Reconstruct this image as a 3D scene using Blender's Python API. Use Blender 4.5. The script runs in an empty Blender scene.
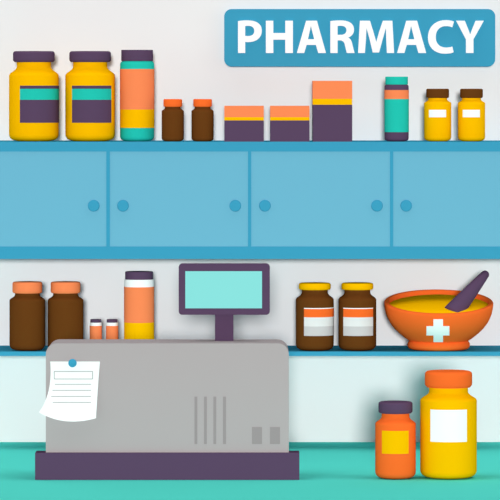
import bpy, bmesh, math
from mathutils import Vector

# ------------------------------------------------------------------ camera, world, lights, exposure
D = 8.0                 # camera distance to the back wall (m); the wall is the plane y = 0
ZE = 1.624              # eye height (m); counter top stands at 0.90
HY = 80                 # image row of the eye height
SC = bpy.context.scene
cam_data = bpy.data.cameras.new('camera')
cam_data.sensor_width = 36
cam_data.lens = 36 * 500 * D / 500
cam_data.shift_y = (HY - 250) / 500
cam = bpy.data.objects.new('camera', cam_data)
SC.collection.objects.link(cam)
cam.location = (0, -D, ZE)
cam.rotation_euler = (math.pi / 2, 0, 0)
SC.camera = cam

WORLD = (.06, .08, .10)      # sky radiance: below the horizon, low sky, high sky
LIGHTS = [('front_light', 0, 4, 2.75, 5), ('left_light', -68, 2, .45, 30), ('right_light', 68, 2, .45, 30),
          ('left_high_light', -74, 66, .94, 30), ('right_high_light', 74, 66, .94, 30)]
world = bpy.data.worlds.new('studio_sky')
SC.world = world
world.use_nodes = True
wn = world.node_tree
bg = wn.nodes['Background']
tc = wn.nodes.new('ShaderNodeTexCoord')
sp = wn.nodes.new('ShaderNodeSeparateXYZ')
rp = wn.nodes.new('ShaderNodeValToRGB')
mp = wn.nodes.new('ShaderNodeMapRange')
mp.inputs['From Min'].default_value = -1
wn.links.new(tc.outputs['Generated'], sp.inputs[0])
wn.links.new(sp.outputs['Z'], mp.inputs['Value'])
wn.links.new(mp.outputs[0], rp.inputs[0])
wn.links.new(rp.outputs[0], bg.inputs['Color'])
el = rp.color_ramp.elements
for pos, v in ((0, WORLD[0]), (.45, WORLD[0]), (.5, WORLD[1]), (.65, WORLD[1]), (.8, WORLD[2]), (1, WORLD[2])):
    e = el[0] if pos == 0 else (el[-1] if pos == 1 else el.new(pos))
    e.color = (v, v, v, 1)
bg.inputs['Strength'].default_value = 1.0


def sun(name, direction, strength, angle):
    l = bpy.data.lights.new(name, 'SUN')
    l.energy = strength
    l.angle = math.radians(angle)
    o = bpy.data.objects.new(name, l)
    SC.collection.objects.link(o)
    o.location = (0, -3, 3)
    o.rotation_euler = Vector(direction).to_track_quat('-Z', 'Y').to_euler()
    return o


def from_dir(az, el):   # light travelling from azimuth az (0 = from the camera side), elevation el
    a, e = math.radians(az), math.radians(el)
    return (-math.sin(a) * math.cos(e), math.cos(a) * math.cos(e), -math.sin(e))


for nm, az, el, st, an in LIGHTS:
    sun(nm, from_dir(az, el), st, an)

SC.view_settings.view_transform = 'Standard'
SC.view_settings.look = 'None'
SC.view_settings.gamma = 1
SC.view_settings.use_curve_mapping = False
SC.view_settings.exposure = -0.085
ALB = 1 / 1.08          # surface colours are stated as they look under the full room light

# ------------------------------------------------------------------ helpers


def lin(h):
    v = [int(h[i:i + 2], 16) / 255 for i in (0, 2, 4)]
    return [(c / 12.92 if c <= .04045 else ((c + .055) / 1.055) ** 2.4) for c in v]


def mat(name, h, emit=None, rough=.9, gain=1.0):
    m = bpy.data.materials.new(name)
    m.use_nodes = True
    b = m.node_tree.nodes['Principled BSDF']
    c = [min(.97, x * ALB * gain) for x in lin(h)] + [1]
    b.inputs['Base Color'].default_value = c
    b.inputs['Roughness'].default_value = rough
    b.inputs['Specular IOR Level'].default_value = 0.0
    if emit:
        b.inputs['Base Color'].default_value = (.02, .02, .02, 1)
        b.inputs['Emission Color'].default_value = lin(h) + [1]
        b.inputs['Emission Strength'].default_value = emit
    return m


GAIN = {'teal_top': 1.3}      # extra brightness put into the countertop colour, as its top face gets little light
M = {k: mat(k, h, gain=GAIN.get(k, 1.0)) for k, h in dict(
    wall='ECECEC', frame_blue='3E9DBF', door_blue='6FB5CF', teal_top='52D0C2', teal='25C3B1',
    purple='5B4560', yellow='FFBC02', orange='FF6F2C', coral='FF8B57', brown='683C17',
    white='FFFFFF', offwhite='E9E6E6', grey_label='D0CACB', register_grey='B4A9AA',
    slot_grey='9E9394', print_grey='A9A6A6', floor='C9C4BC', counter_front='3FBBAD').items()}
M['screen'] = mat('screen', '8AE9E4', emit=1.0)


def s(d):
    return (D - d) / (500 * D)


def X(px, d):
    return (px - 250) * s(d)


def Z(py, d):
    return ZE - (py - HY) * s(d)


def link(name, me, parent=None, loc=None):
    o = bpy.data.objects.new(name, me)
    SC.collection.objects.link(o)
    if parent is not None:
        o.parent = parent
    if loc is not None:
        o.location = loc
    return o


def tag(o, label=None, cat=None, group=None, kind=None):
    if label:
        o['label'] = label
    if cat:
        o['category'] = cat
    if group:
        o['group'] = group
    if kind:
        o['kind'] = kind
    return o


def thing(name, loc, label, cat, group=None):
    return tag(link(name, None, None, loc), label, cat, group)


def finish(bm, mats, sharp=35):
    bmesh.ops.remove_doubles(bm, verts=bm.verts, dist=1e-6)
    bmesh.ops.recalc_face_normals(bm, faces=bm.faces)
    me = bpy.data.meshes.new('mesh')
    bm.to_mesh(me)
    bm.free()
    for m in (mats if isinstance(mats, (list, tuple)) else [mats]):
        me.materials.append(m)
    for p in me.polygons:
        p.use_smooth = True
    me.set_sharp_from_angle(angle=math.radians(sharp))
    return me


def add_box(bm, x0, x1, y0, y1, z0, z1, bevel=0, mi=0, seg=2):
    r = bmesh.ops.create_cube(bm, size=1)
    vs = r['verts']
    for v in vs:
        v.co = Vector(((x0 + x1) / 2 + v.co.x * (x1 - x0), (y0 + y1) / 2 + v.co.y * (y1 - y0),
                       (z0 + z1) / 2 + v.co.z * (z1 - z0)))
    fs = {f for v in vs for f in v.link_faces}
    for f in fs:
        f.material_index = mi
    if bevel:
        es = list({e for v in vs for e in v.link_edges})
        bmesh.ops.bevel(bm, geom=es, offset=bevel, segments=seg, affect='EDGES', profile=.5)


def box(name, ext, m, parent=None, bevel=0, seg=2):
    bm = bmesh.new()
    add_box(bm, *ext, bevel=bevel, seg=seg)
    return link(name, finish(bm, m), parent)


def lathe(prof, m, seg=72, sharp=40, bands=None):
    """prof: [(r, z)] bottom to top; bands: [(z_upper, material_index)] ascending"""
    bm = bmesh.new()
    rings = []
    for r, z in prof:
        if r < 1e-7:
            rings.append([bm.verts.new((0, 0, z))])
        else:
            rings.append([bm.verts.new((r * math.cos(2 * math.pi * k / seg), r * math.sin(2 * math.pi * k / seg), z))
                          for k in range(seg)])
    for a, b, (pa, pb) in zip(rings, rings[1:], zip(prof, prof[1:])):
        mi = 0
        if bands:
            zc = (pa[1] + pb[1]) / 2
            mi = next((i for zu, i in bands if zc <= zu), bands[-1][1])
        for k in range(seg):
            k2 = (k + 1) % seg
            if len(a) == 1 and len(b) == 1:
                continue
            if len(a) == 1:
                f = bm.faces.new((a[0], b[k], b[k2]))
            elif len(b) == 1:
                f = bm.faces.new((a[k], a[k2], b[0]))
            else:
                f = bm.faces.new((a[k], a[k2], b[k2], b[k]))
            f.material_index = mi
    return finish(bm, m, sharp)


def bez(p0, p1, p2, p3, n=8):
    out = []
    for i in range(1, n + 1):
        t = i / n
        u = 1 - t
        out.append(tuple(u ** 3 * a + 3 * u * u * t * b + 3 * u * t * t * c + t ** 3 * e
                         for a, b, c, e in zip(p0, p1, p2, p3)))
    return out


def arc(cx, cz, r, a0, a1, n=6, rz=None):
    rz = r if rz is None else rz
    return [(cx + r * math.cos(math.radians(a0 + (a1 - a0) * i / n)), cz + rz * math.sin(math.radians(a0 + (a1 - a0) * i / n)))
            for i in range(n + 1)]


def path(cmds):
    """[(x,y) or ('c',p1,p2,p3)] -> point list"""
    pts = []
    for c in cmds:
        if c[0] == 'c':
            pts += bez(pts[-1], *c[1:], n=10)
        else:
            pts.append(c)
    return pts


def plate(outlines, d_back, d_front, m, bevel=0, local=None):
    """pixel outlines (outer first, then holes), turned into a solid standing in the wall's plane direction"""
    cu = bpy.data.curves.new('outline', 'CURVE')
    cu.dimensions = '2D'
    cu.fill_mode = 'BOTH'
    cu.extrude = (d_front - d_back) / 2
    cu.bevel_depth = bevel
    if bevel:
        cu.extrude -= bevel
        cu.offset = -bevel
        cu.bevel_resolution = 2
    ox, oz = local if local else (0, 0)
    for pts in outlines:
        sp = cu.splines.new('POLY')
        sp.points.add(len(pts) - 1)
        for p, (px, py) in zip(sp.points, pts):
            p.co = (X(px, d_front) - ox, Z(py, d_front) - oz, 0, 1)
        sp.use_cyclic_u = True
    co = bpy.data.objects.new('outline', cu)
    SC.collection.objects.link(co)
    bpy.context.view_layer.update()
    dg = bpy.context.evaluated_depsgraph_get()
    me = bpy.data.meshes.new_from_object(co.evaluated_get(dg))
    bpy.data.objects.remove(co)
    mid = (d_front + d_back) / 2
    for v in me.vertices:
        x, z, y = v.co
        v.co = (x, -mid - y, z)
    bm = bmesh.new()
    bm.from_mesh(me)
    bpy.data.meshes.remove(me)
    for f in bm.faces:
        f.material_index = 0
    return finish(bm, m, 30)


def rrect(x0, y0, x1, y1, r, rb=None):
    rb = r if rb is None else rb
    pts = []
    for cx, cy, a, rr in ((x1 - r, y0 + r, -90, r), (x1 - rb, y1 - rb, 0, rb), (x0 + rb, y1 - rb, 90, rb), (x0 + r, y0 + r, 180, r)):
        if rr <= 0:
            pts.append((cx, cy))
        else:
            pts += arc(cx, cy, rr, a, a + 90, 8)
    return pts


# ------------------------------------------------------------------ the setting
Z_COUNTER = Z(442, 0)
Z_CAB = Z(140.4, 0)
Z_SHELF = Z(345.5, 0)
DC = 0.165      # cabinet depth
DS = 0.182       # shelf depth
DQ = 0.76       # depth at which the things on the counter come forward

tag(box('wall_back', (-1.4, 1.4, 0, .1, 0, 2.6), M['wall']), kind='structure')
tag(box('floor', (-1.4, 1.4, -3.0, .1, -.05, 0), M['floor']), kind='structure')

# ------------------------------------------------------------------ counter
ct = thing('counter', (0, -.6, 0), 'long teal service counter with a plain flat top under the register', 'counter')


def pbox(name, parent, ext, m, bevel=0, seg=2):
    """box in world coordinates under a parent placed by location only"""
    l = parent.matrix_basis.translation if parent.parent is None else parent.parent.matrix_basis.translation + parent.matrix_basis.translation
    x0, x1, y0, y1, z0, z1 = ext
    return box(name, (x0 - l.x, x1 - l.x, y0 - l.y, y1 - l.y, z0 - l.z, z1 - l.z), m, parent, bevel, seg)


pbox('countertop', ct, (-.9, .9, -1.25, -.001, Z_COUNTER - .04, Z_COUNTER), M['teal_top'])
pbox('counter_body', ct, (-.87, .87, -1.2, -.001, .08, Z_COUNTER - .04), M['counter_front'])
pbox('plinth', ct, (-.85, .85, -1.12, -.001, 0, .08), M['purple'])

# ------------------------------------------------------------------ wall cabinet
cab = thing('wall_cabinet', (0, 0, Z(259, DC)), 'long blue wall cabinet with four light blue sliding doors below the sign', 'cabinet')
cab_z = Z(259, DC)
bm = bmesh.new()
cx0, cx1 = X(-37, DC), X(536, DC)
zb, zt = Z(259, DC), Z_CAB
df = DC - .006
add_box(bm, cx0, cx1, -df, 0, zb - cab_z, zt - cab_z)
door_z0, door_z1 = Z(246.5, DC), Z(151.5, DC)
add_box(bm, cx0, cx1, -DC, -df, door_z1 - cab_z, zt - cab_z)
add_box(bm, cx0, cx1, -DC, -df, zb - cab_z, door_z0 - cab_z)
doors = [(-32.5, 106.3), (109.9, 248), (251.2, 390), (393.2, 532)]
edges = [-37] + [e for dd in doors for e in dd] + [536]
for a, b in zip(edges[::2], edges[1::2]):
    add_box(bm, X(a, DC), X(b, DC), -DC, -df, door_z0 - cab_z, door_z1 - cab_z)
link('carcass', finish(bm, M['frame_blue']), cab)
knobs = [(-18, 93.7), (123, 235.3), (264.9, 377), (406.2, 518)]
for (a, b), ks in zip(doors, knobs):
    dr = tag(box('door', (X(a, DC), X(b, DC), -DC + .0015, -df, door_z0 - cab_z, door_z1 - cab_z), M['door_blue'], cab), 'light blue door')
    for k in ks:
        r = 5.8 * s(DC)
        me = lathe([(0, 0), (r, 0), (r, .003), (r - .001, .0045), (0, .0045)], M['frame_blue'], 48)
        ko = link('knob', me, dr, (X(k, DC), -DC + .0015, Z(205.7, DC) - cab_z))
        ko.rotation_euler = (math.pi / 2, 0, 0)

# ------------------------------------------------------------------ lower shelf
sh = box('wall_shelf', (X(-37, DS), X(536, DS), -DS, 0, Z(356, DS), Z_SHELF), M['frame_blue'])
tag(sh, 'long thin blue wall shelf between the cabinet and the counter', 'shelf')

# ------------------------------------------------------------------ sign
DG = .016
sg = thing('pharmacy_sign', (X(359.7, DG), 0, Z(37.8, DG)), 'blue rounded wall sign reading PHARMACY in white capitals', 'sign')
lo = (sg.location.x, sg.location.z)
link('sign_board', plate([rrect(224.2, 9, 495.3, 66.6, 7.5)], 0, DG, M['frame_blue'], local=lo), sg)
A_ = [[(306.1, 20.7), (316.9, 20.7), (326, 53), (318.3, 53), (315.9, 44.9), (306.6, 44.9), (304.2, 53), (296.9, 53)],
      [(310.9, 26), (308, 39.2), (314.2, 39.2)]]
letters = {
    'P': [path([(238, 53), (238, 21.1), ('c', (240.5, 20.6), (244, 20.4), (247.5, 20.4)),
                ('c', (257, 20.4), (261.8, 24.2), (261.8, 30.6)), ('c', (261.8, 38), (256, 42.1), (248.2, 42.1)),
                ('c', (247, 42.1), (246, 42), (245.2, 41.9)), (245.2, 53)]),
          path([(245.2, 26.2), ('c', (246, 25.9), (247, 25.8), (248, 25.8)), ('c', (252, 25.8), (254.3, 27.6), (254.3, 30.8)),
                ('c', (254.3, 34.2), (252, 36), (248.2, 36)), ('c', (247, 36), (246, 36), (245.2, 35.8))])],
    'H': [[(265.9, 20.7), (273.3, 20.7), (273.3, 33), (285.3, 33), (285.3, 20.7), (292.9, 20.7), (292.9, 53), (285.3, 53),
           (285.3, 39.7), (273.3, 39.7), (273.3, 53), (265.9, 53)]],
    'A': A_,
    'R': [path([(330.4, 53), (330.4, 21.1), ('c', (333, 20.6), (337, 20.4), (340.3, 20.4)),
                ('c', (349.5, 20.4), (354, 23.8), (354, 29.6)), ('c', (354, 34), (351, 36.6), (348.2, 37.6)),
                ('c', (350.5, 38.5), (351.6, 41), (352.3, 44)), ('c', (353, 47), (353.8, 51), (354.7, 53)), (347, 53),
                ('c', (346.3, 51.4), (345.7, 48.5), (345, 45.5)), ('c', (344.2, 41.6), (342.8, 40.4), (339.5, 40.4)),
                (337.6, 40.4), (337.6, 53)]),
          path([(337.6, 26.1), ('c', (338.4, 25.9), (339.6, 25.8), (340.8, 25.8)), ('c', (344.4, 25.8), (346.5, 27.3), (346.5, 30.3)),
                ('c', (346.5, 33), (344.3, 34.8), (340.8, 34.8)), (337.6, 34.8)])],
    'M': [[(359.9, 20.7), (370, 20.7), (373.3, 31.5), (376.3, 42), (379.2, 31.5), (382.9, 20.7), (392.4, 20.7), (394.1, 53), (386.9, 53),
           (386.3, 40), (385.9, 28), (382.8, 39), (379.1, 52.5), (372.8, 52.5), (369.6, 39), (366.5, 28), (365.9, 40), (364.9, 53), (358.1, 53)]],
    'A2': [[(x + 100.2, y) for x, y in o] for o in A_],
    'C': [path([(452.4, 46.5), (453.6, 52.3), ('c', (452, 53.1), (448.8, 53.7), (445, 53.7)),
                ('c', (434.5, 53.7), (428, 47.2), (428, 37.5)), ('c', (428, 26.8), (435.3, 20.1), (445.8, 20.1)),
                ('c', (449.8, 20.1), (452.6, 20.9), (454, 21.6)), (452.3, 27.3), ('c', (450.6, 26.6), (448.8, 26.1), (446.2, 26.1)),
                ('c', (440, 26.1), (435.8, 30), (435.8, 37.1)), ('c', (435.8, 43.5), (439.5, 47.5), (446.2, 47.5)),
                ('c', (448.5, 47.5), (450.9, 47.1), (452.4, 46.5))])],
    'Y': [[(456.1, 20.7), (464.8, 20.7), (467.9, 28.3), (470.2, 34.4), (472.5, 28.3), (475.7, 20.7), (483.9, 20.7), (473.5, 39.2), (473.5, 53),
           (466, 53), (466, 39.4)]],
}
for k, o in letters.items():
    link('letter', plate(o, DG, DG + .004, M['white'], local=lo), sg)

# ------------------------------------------------------------------ jars, bottles, canisters, boxes


def top_z(py, d, r):
    """height whose upper outline reaches image row py for a disc of radius r at depth d"""
    return Z(py, d - r) if py > HY else Z(py, d + r)


def rounded_cap(r, z0, z1, c):
    return [(0, z0), (r - c * .5, z0)] + arc(r - c, z0 + c, c, -60, 0, 4) + arc(r - c, z1 - c, c, 0, 90, 6) + [(0, z1)]


def curved_label(parent, rad, x0, x1, rows, mats, base, left_wrap=None, right_wrap=None, t=.0006, name='label'):
    """printed wrap label: x0/x1 offsets from the axis (m), rows = heights from top to bottom (local)"""
    a0 = math.asin(max(-1, x0 / rad)) if left_wrap is None else left_wrap
    a1 = math.asin(min(1, x1 / rad)) if right_wrap is None else right_wrap
    n = 28
    bm = bmesh.new()
    for i in range(len(rows) - 1):
        zt_, zb_ = rows[i], rows[i + 1]
        for k in range(n):
            b0, b1 = a0 + (a1 - a0) * k / n, a0 + (a1 - a0) * (k + 1) / n
            q = []
            for rr in (rad - .0002, rad + t):
                for b in (b0, b1):
                    for z in (zb_, zt_):
                        q.append(bm.verts.new((rr * math.sin(b), -rr * math.cos(b), z)))
            fl = [(4, 6, 7, 5)]
            if i == 0:
                fl.append((1, 5, 7, 3))
            if i == len(rows) - 2:
                fl.append((0, 2, 6, 4))
            if k == 0:
                fl.append((0, 4, 5, 1))
            if k == n - 1:
                fl.append((2, 3, 7, 6))
            fl.append((0, 1, 3, 2))
            for f in fl:
                bm.faces.new([q[j] for j in f]).material_index = i
    return link(name, finish(bm, mats, 30), parent)


def jar(name, x0, x1, cap, neck, y_cap, y_full, z_base, d, body_m, cap_m, cr, label, cat, group=None, lab=None, neck_frac=.3):
    """x0,x1 body; cap=(x0,x1); neck=(x0,x1); y_cap=(top,bottom); y_full = row where the shoulder reaches full width"""
    sd = s(d)
    xc = (x0 + x1) / 2
    R, RC, RN = (x1 - x0) / 2 * sd, (cap[1] - cap[0]) / 2 * sd, (neck[1] - neck[0]) / 2 * sd
    t = thing(name, (X(xc, d), -d, z_base), label, cat, group)
    zf = lambda py, r: Z(py, d + r) - z_base
    zc0, zc1 = zf(y_cap[1], RC), top_z(y_cap[0], d, RC) - z_base
    zfull = zf(y_full, R)
    zn = zc0 - (zc0 - zfull) * neck_frac
    h = zn - zfull
    br = min(.014, R * .35)
    prof = [(0, 0), (R * .45, 0)] + bez((R * .45, 0), (R * .8, 0), (R, br * .25), (R, br), 8) + [(R, zfull)]
    prof += bez((R, zfull), (R, zfull + h * .42), (RN, zn - h * .5), (RN, zn), 12)
    prof += [(RN, zc0 + .001), (0, zc0 + .001)]
    link('bottle_body', lathe(prof, body_m), t)
    link('cap', lathe(rounded_cap(RC, zc0, zc1, cr * sd), cap_m), t)
    if lab:
        lx0, lx1, rows, mats = lab
        wrap = math.radians(115) if lx1 >= x1 - .3 else None
        curved_label(t, R, X(lx0, d + .9 * R) - X(xc, d), X(lx1, d + .9 * R) - X(xc, d), [zf(y, R) for y in rows], [M[m] for m in mats], z_base, right_wrap=wrap)
    return t


def canister(name, x0, x1, cap, y_cap, y_top, corner, z_base, d, body_m, cap_m, sleeve, label, cat, group=None, cr=.6, extra=None, y_bot=None):
    """straight sided round container; sleeve=(rows, mats)"""
    sd = s(d)
    xc = (x0 + x1) / 2
    R, RC = (x1 - x0) / 2 * sd, (cap[1] - cap[0]) / 2 * sd
    t = thing(name, (X(xc, d), -d, z_base), label, cat, group)
    zf = lambda py, r: Z(py, d + r) - z_base
    zc0, zc1 = zf(y_cap[1], RC), top_z(y_cap[0], d, RC) - z_base
    zt_ = zf(y_top, R)
    c = corner * sd
    br = min(.011, R * .3) if corner else .001
    prof = [(0, 0), (R * .45, 0)] + bez((R * .45, 0), (R * .8, 0), (R, br * .25), (R, br), 8)
    if c:
        prof += arc(R - c, zt_ - c, c, 0, 90, 6)
    else:
        prof += [(R, zt_)]
    prof += [(RC * .9, zt_), (RC * .9, zc0 + .001), (0, zc0 + .001)]
    link('bottle_body', lathe(prof, body_m), t)
    link('cap', lathe(rounded_cap(RC, zc0, zc1, cr * sd), cap_m), t)
    rows, mats = sleeve
    zr = [zf(y, R) if y is not None else .003 for y in rows]
    t_ = .0004
    prof = [(R - .0005, zr[-1])]
    bands = []
    for i in range(len(mats) - 1, -1, -1):
        prof += [(R + t_, zr[i + 1]), (R + t_, zr[i])]
        bands.append((zr[i], i))
    prof += [(R - .0005, zr[0])]
    link('label', lathe(prof, [M[m] for m in mats], bands=bands), t)
    return t


DT = .105   # depth of the round things on top of the cabinet
# big yellow jars
jar('supplement_jar', 9, 58.8, (13, 54.8), (16.7, 51), (51, 62), 76, Z_CAB, DT, M['yellow'], M['purple'], 2.6,
    'large yellow jar with purple cap, leftmost on top of the cabinet', 'jar', 'large yellow jars',
    (20, 58.8, (85.6, 88.8, 99.8, 122.8), ('purple', 'teal', 'purple')))
jar('supplement_jar', 65.3, 115, (69.3, 111), (73, 107.3), (51, 62), 76, Z_CAB, DT, M['yellow'], M['purple'], 2.6,
    'large yellow jar with purple cap, standing directly left of the tall striped canister', 'jar', 'large yellow jars',
    (72, 110.8, (85.6, 88.8, 99.8, 122.8), ('purple', 'teal', 'purple')))
canister('canister', 120.1, 154.2, (121.2, 153), (49.8, 61), 60.8, 3.5, Z_CAB, DT, M['teal'], M['purple'],
         ((69, 109.5, 128), ('coral', 'yellow')),
         'tall teal canister with purple cap and a coral and yellow label', 'canister')
for a, lb in ((161.7, 'small brown bottle with orange cap, right beside the tall teal canister'),
              (191.5, 'small brown bottle with orange cap, nearest the low purple boxes')):
    jar('medicine_bottle', a, a + 22.2, (a + 1.7, a + 20.4), (a + 3.2, a + 19), (99, 106.8), 111.5, Z_CAB, DT + .03, M['brown'], M['orange'], 1.2,
        lb, 'bottle', 'small brown bottles on the cabinet', neck_frac=.2)


def carton(x0, x1, y0, y1, y2, d_front, depth, label, group):
    xc = (x0 + x1) / 2
    t = thing('medicine_box', (X(xc, d_front), -d_front + depth / 2, Z_CAB), label, 'box', group)
    w = (x1 - x0) / 2 * s(d_front)
    z = [Z(y, d_front) - Z_CAB for y in (y0, y1, y2)]
    h = depth / 2
    box('carton_body', (-w, w, -h, h, 0, z[2]), M['purple'], t)
    tag(box('stripe', (-w, w, -h, h, z[2], z[1]), M['yellow'], t), 'yellow stripe round the box')
    tag(box('lid', (-w, w, -h, h, z[1], z[0]), M['coral'], t), 'coral lid')


carton(224.3, 263.8, 106, 117.2, 120.4, .162, .08, 'low purple box with coral top, nearest the small brown bottles', 'purple and coral boxes')
carton(270.2, 309.5, 106, 117.2, 120.4, .162, .08, 'low purple box with coral top, beside the taller matching box', 'purple and coral boxes')
carton(312.9, 352.2, 80.8, 98.8, 104.7, .162, .08, 'tall purple box with coral top, the tallest of the three boxes', 'purple and coral boxes')

canister('canister', 384.5, 408.7, (385.2, 407.8), (76.6, 84.6), 84.4, 2.5, Z_CAB, DT + .03, M['purple'], M['teal'],
         ((90, 99, 132.2), ('coral', 'teal')),
         'slim teal and purple canister with teal cap and coral band', 'canister')
for a, lb in ((424, 'small yellow bottle with brown cap and white label, nearest the slim teal canister'),
              (457.8, 'small yellow bottle with brown cap and white label, last on the right end')):
    jar('pill_bottle', a, a + 27.3, (a + 2.2, a + 25), (a + 4, a + 23), (88.7, 98), 103.5, Z_CAB, DT + .02, M['yellow'], M['brown'], 1.4,
        lb, 'bottle', 'small yellow bottles on the cabinet',
        (a + 5.2, a + 22, (109.8, 117.3), ('white',)), neck_frac=.25)

# lower shelf
DB = .138
for a, w, lb in ((9.5, 35.7, 'large plain dark brown bottle with coral cap, leftmost on the lower shelf'),
                 (47.7, 35.7, 'large plain dark brown bottle with coral cap, partly behind the cash register')):
    jar('medicine_jar', a, a + w, (a + 3.2, a + 33), (a + 5.6, a + 30.4), (281, 293.7), 301.5, Z_SHELF, DB, M['brown'], M['coral'], 1.8,
        lb, 'bottle', 'plain brown bottles on the lower shelf', neck_frac=.2)
for a, lb in ((89.8, 'tiny coral bottle with purple cap, nearest the brown bottle'),
              (106.2, 'tiny coral bottle with purple cap, nearest the tall coral canister')):
    canister('pill_bottle', a, a + 11.9, (a + .5, a + 11.4), (318.9, 322.9), 322.8, 0, Z_SHELF, DB, M['white'], M['purple'],
             ((326, None), ('coral',)), lb, 'bottle', 'tiny coral bottles behind the register', cr=.3)
canister('canister', 124.2, 154, (125.2, 153.2), (270.8, 280), 280, 0, Z_SHELF, DB, M['white'], M['purple'],
         ((287.4, 323, None), ('coral', 'yellow')),
         'tall coral and yellow canister with white neck and purple cap behind the register', 'canister')
for a, b, l0, l1, lb in ((295.8, 333.8, 304.2, 333.8, 'brown jar with yellow cap and striped label, beside the cash register'),
                         (338.4, 376.3, 343.6, 373, 'brown jar with yellow cap and striped label, beside the orange mortar')):
    jar('medicine_jar', a, b, (a + 3.2, b - 2.8), (a + 6, b - 6), (282.1, 290.3), 301, Z_SHELF, DB, M['brown'], M['yellow'], 1.8,
        lb, 'jar', 'brown jars with striped labels',
        (l0, l1, (308.1, 309, 317.4, 326.5, 336), ('white', 'orange', 'offwhite', 'grey_label')), neck_frac=.25)

# jars on the counter
jar('pill_bottle', 375.2, 415.8, (378.6, 412.7), (381.6, 409.5), (400.2, 414.3), 426, Z_COUNTER, .725, M['orange'], M['purple'], 2.2,
    'orange bottle with purple cap and yellow label on the counter', 'bottle', None,
    (382.2, 408.5, (431, 454), ('yellow',)))
jar('supplement_jar', 420.2, 476.8, (425, 472.3), (429, 468), (369.2, 388.8), 403, Z_COUNTER, .715, M['yellow'], M['orange'], 3.5,
    'large yellow jar with orange cap and white label on the counter', 'jar', None,
    (430.8, 466.8, (410, 442.2), ('white',)))

# ------------------------------------------------------------------ mortar, powder and pestle
DM = .125
sm = s(DM)
XM = 438.7
bowl = thing('mortar', (X(XM, DM), -DM, Z_SHELF), 'wide orange mortar bowl with a white cross at the right end of the shelf', 'mortar')
RIM = 54.6 * sm
TILT = .175                         # the rim rises towards the wall
zr = Z(301.5, DM) - Z_SHELF           # rim height at the axis
foot_r = 31 * sm


def tilt_mesh(me, z0=.015, zr=zr, k=TILT):
    for v in me.vertices:
        f = max(0, min(1, (v.co.z - z0) / (zr - z0)))
        v.co.z += k * v.co.y * f
    return me


inner = RIM - 4.6 * sm
prof = [(0, 0), (foot_r * .6, 0)] + bez((foot_r * .6, 0), (foot_r * .85, 0), (foot_r, .001), (foot_r + .0005, .009), 6)
prof += [(foot_r, .0135), (foot_r - .003, .0175)]
prof += bez((foot_r - .003, .0175), (foot_r + .020, .034), (RIM - .002, zr - .042), (RIM, zr - .003), 16)
prof += arc(RIM - .003, zr - .003, .003, 20, 90, 4)
prof += [(inner + .001, zr)]
prof += bez((inner + .001, zr), (inner - .001, zr - .02), (foot_r + .015, .028), (foot_r * .5, .022), 12)
prof += [(0, .022)]
link('bowl', tilt_mesh(lathe(prof, M['orange'], 96)), bowl)


def bowl_r(z):  # outer radius of the untilted bowl at height z
    o = prof[8:27]
    for (r0, z0), (r1, z1) in zip(o, o[1:]):
        if z0 <= z <= z1:
            return r0 + (r1 - r0) * (z - z0) / max(1e-9, z1 - z0)
    return RIM


def cross_patch():
    """white cross lying on the bowl's outer wall"""
    cx, y0, y1, h0, h1 = 438, 319.2, 341.6, 326, 335
    bm = bmesh.new()
    xs = [426.6, 430, 433.5, 436, 438, 440.5, 443, 446, 449.3]
    n = 16
    ysv = [y0 + (y1 - y0) * i / n for i in range(n + 1)]
    ysv += [h0, h1]
    ysv = sorted(set(ysv))

    def pt(px, py, off):
        # march to the bowl front surface
        d = DM + .05
        for _ in range(30):
            x, z = X(px, d) - bowl.location.x, Z(py, d) - Z_SHELF
            lo_, y_ = 0, -(d - DM)
            f = max(0, min(1, (z - TILT * y_ - .015) / (zr - .015)))
            z0_ = z - TILT * y_ * f
            r = bowl_r(z0_) + off
            d = DM + math.sqrt(max(0, r * r - x * x))
        return (X(px, d) - bowl.location.x, -(d - DM), Z(py, d) - Z_SHELF)
    for j in range(len(ysv) - 1):
        for i in range(len(xs) - 1):
            xm, ym = (xs[i] + xs[i + 1]) / 2, (ysv[j] + ysv[j + 1]) / 2
            if 433.5 < xm < 443 or h0 < ym < h1:
                q = [bm.verts.new(pt(px, py, .0008)) for px, py in
                     ((xs[i], ysv[j]), (xs[i + 1], ysv[j]), (xs[i + 1], ysv[j + 1]), (xs[i], ysv[j + 1]))]
                bm.faces.new(q)
    bmesh.ops.remove_doubles(bm, verts=bm.verts, dist=1e-5)
    r = bmesh.ops.solidify(bm, geom=bm.faces[:], thickness=.0012)
    return finish(bm, M['white'], 40)


tag(link('cross_emblem', cross_patch(), bowl), 'white medical cross')

# powder fills the bowl up to just under the rim
pr = inner + .0002
pz = zr - .0065
pw = lathe([(0, .024), (foot_r * .5, .024)] + bez((foot_r * .5, .024), (foot_r + .013, .030), (pr - .004, pz - .02), (pr, pz), 8)
           + [(pr * .96, pz + .0022), (pr * .88, pz + .0048), (pr * .75, pz + .0078), (pr * .58, pz + .0108), (pr * .4, pz + .0128), (pr * .2, pz + .0138), (0, pz + .014)], M['yellow'], 96)
po = tag(link('powder', tilt_mesh(pw, k=.114), None, (X(XM, DM), -DM, Z_SHELF)), 'bright yellow powder filling the orange mortar bowl', 'powder', kind='stuff')

# pestle: tapering club leaning to the right out of the powder


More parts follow.
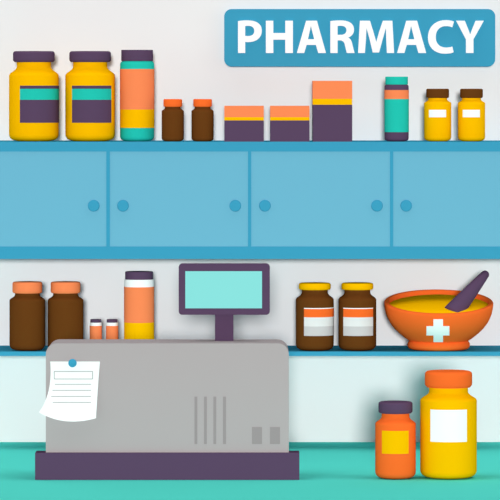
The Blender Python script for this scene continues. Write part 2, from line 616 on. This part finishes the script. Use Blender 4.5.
def pestle():
    lowd, highd = DM + .070, DM + .02
    # axis through the rows of the photograph
    a_top = Vector((X(487.3, highd), -highd, Z(271.8, highd)))
    a_bot = Vector((X(456, lowd), -lowd, Z(309.4, lowd)))
    ax = (a_bot - a_top)
    L = ax.length
    r_top, r_bot = 4.3 * s(highd), 10.2 * s(lowd)
    prof = [(0, 0)]
    prof = [(r_top * math.sin(math.radians(a)), r_top * (1 - math.cos(math.radians(a)))) for a in range(0, 80, 10)]
    n = 10
    for i in range(1, n + 1):
        t = i / n
        prof.append((r_top + (r_bot - r_top) * t ** .95, r_top + (L + .012 - r_top) * t))
    ze = prof[-1][1]
    prof += [(r_bot * math.cos(math.radians(a)), ze + r_bot * .3 * math.sin(math.radians(a))) for a in (20, 40, 60, 80)] + [(0, ze + r_bot * .3)]
    prof = [(r, -z) for r, z in prof]
    me = lathe(prof[::-1], M['purple'], 48)
    o = link('pestle', me, None, a_top)
    o.rotation_euler = (-ax).to_track_quat('Z', 'Y').to_euler()
    return o


tag(pestle(), 'purple tapered pestle leaning in the yellow powder of the mortar', 'pestle')

# ------------------------------------------------------------------ cash register
DR = .752        # front face of the grey body
DBK = DR - .115
regz = Z_COUNTER
reg = thing('cash_register', (X(167.5, DQ), -DQ + .1, regz), 'big grey cash register with purple base and teal screen on a post', 'cash register')
ox, oy, oz = reg.location
z_base_top = Z(452.9, DQ)
pbox('base', reg, (X(35, DQ), X(299.4, DQ), -DQ, -DQ + .045, regz, z_base_top), M['purple'], bevel=.0006, seg=1)
z_top = Z(339.3, DBK)
top_px = HY + (ZE - z_top) / s(DR)
me = plate([rrect(45.8, top_px, 288.8, HY + (ZE - regz - .0002) / s(DR), 11, 0)], DBK, DR, M['register_grey'])
for v in me.vertices:
    v.co -= Vector((ox, oy, oz))
body = link('register_body', me, reg)
for a, b in ((194.5, 197.3), (204, 206.8), (213.4, 216.2), (223, 226)):
    pbox('vent_slot', reg, (X(a, DR), X(b, DR), -DR - .0006, -DR, Z(444, DR), Z(396.6, DR)), M['slot_grey'])
for a, b in ((252, 262), (270, 280)):
    pbox('button', reg, (X(a, DR), X(b, DR), -DR - .0008, -DR, Z(444, DR), Z(427, DR)), M['slot_grey'])
DP = DR - .07
pbox('display_post', reg, (X(215, DP), X(233.4, DP), -DP, -DP + .02, z_top - .0, Z(305, DP)), M['purple'])
DN = DP + .018
me = plate([rrect(178.7, 263.7, 269.8, 314.8, 3.6)], DP, DN, M['purple'])
for v in me.vertices:
    v.co -= Vector((ox, oy, oz))
hd = link('display_housing', me, reg)
pbox('screen', reg, (X(185.3, DN), X(262, DN), -DN - .0006, -DN, Z(308.3, DN), Z(271.2, DN)), M['screen'])

# ------------------------------------------------------------------ pinned note
nt = thing('paper_note', (X(74, DR), -DR, Z(361.5, DR)), 'white curling paper note with printed lines pinned to the register', 'note')


def lerp(a, b, t):
    return a + (b - a) * t


def sample(curve, t):
    n = len(curve) - 1
    i = min(n - 1, int(t * n))
    f = t * n - i
    return (lerp(curve[i][0], curve[i + 1][0], f), lerp(curve[i][1], curve[i + 1][1], f))


def cub(p0, p1, p2, p3, n=24):
    return [p0] + bez(p0, p1, p2, p3, n)


LEFT = cub((50.2, 361.5), (51.6, 380), (49.5, 398), (39, 412.3))
RIGHT = cub((99.9, 361.5), (98.4, 380), (97, 400), (96, 418.2))
BOT = cub((39, 412.3), (56, 422.5), (76, 424), (96, 418.2))
TOP = [(50.2, 361.5), (99.9, 361.5)]


def paper(u, v, lift=0):
    l, r = sample(LEFT, v), sample(RIGHT, v)
    t, b = sample(TOP, u), sample(BOT, u)
    c = lambda i: ((1 - u) * l[i] + u * r[i] + (1 - v) * t[i] + v * b[i]
                   - ((1 - u) * (1 - v) * TOP[0][i] + u * (1 - v) * TOP[1][i] + (1 - u) * v * BOT[0][i] + u * v * BOT[-1][i]))
    px, py = c(0), c(1)
    dd = DR + .0012 + .016 * v ** 2.2 * (1 - .45 * u) + lift
    return Vector((X(px, dd), -dd, Z(py, dd))) - nt.location


bm = bmesh.new()
N_ = 24
g = [[[bm.verts.new(paper(i / N_, j / N_, l)) for i in range(N_ + 1)] for j in range(N_ + 1)] for l in (0, -.0005)]
for j in range(N_):
    for i in range(N_):
        for l in (0, 1):
            q = (g[l][j][i], g[l][j][i + 1], g[l][j + 1][i + 1], g[l][j + 1][i])
            bm.faces.new(q)
for i in range(N_):
    for j in (0, N_):
        bm.faces.new((g[0][j][i], g[0][j][i + 1], g[1][j][i + 1], g[1][j][i]))
        bm.faces.new((g[0][i][j], g[0][i + 1][j], g[1][i + 1][j], g[1][i][j]))
link('sheet', finish(bm, M['white'], 60), nt)


def inv(px, py):
    u, v = .5, .5
    for _ in range(40):
        p = paper(u, v) + nt.location
        sx = 250 + p.x / s(-p.y)
        sy = HY + (ZE - p.z) / s(-p.y)
        u = min(1, max(0, u + (px - sx) / 50))
        v = min(1, max(0, v + (py - sy) / 58))
    return u, v


def stroke(bm, a, b, w):
    n = 12
    dx, dy = b[0] - a[0], b[1] - a[1]
    L = math.hypot(dx, dy)
    nx, ny = -dy / L * w / 2, dx / L * w / 2
    rows = []
    for i in range(n + 1):
        px, py = lerp(a[0], b[0], i / n), lerp(a[1], b[1], i / n)
        rows.append([bm.verts.new(paper(*inv(px + k * nx, py + k * ny), lift=.0003)) for k in (-1, 1)])
    for r0, r1 in zip(rows, rows[1:]):
        bm.faces.new((r0[0], r1[0], r1[1], r0[1]))


bm = bmesh.new()
for a, b in (((54.2, 371.4), (92.6, 371.4)), ((54.2, 379), (92.6, 379)), ((54.2, 371.4), (54.2, 379)), ((92.6, 371.4), (92.6, 379)),
             ((54.8, 384.3), (91, 384.3)), ((52.4, 390.3), (91, 390.3)), ((51.2, 396.4), (91, 396.4)), ((52.6, 402.4), (91, 402.4))):
    stroke(bm, a, b, .75)
link('printed_lines', finish(bm, M['print_grey'], 60), nt)
pr_ = 4.2 * s(DR)
me = lathe([(0, -.001), (.0008, -.001), (.0008, .001), (pr_ * .9, .001), (pr_, .002), (pr_, .003), (pr_ * .8, .0045), (0, .005)], M['frame_blue'], 40)
pin = link('push_pin', me, None, (X(72.6, DR), -DR - .002, Z(362.9, DR)))
pin.rotation_euler = (math.pi / 2, 0, 0)
tag(pin, 'round blue push pin holding the paper note on the register', 'push pin')
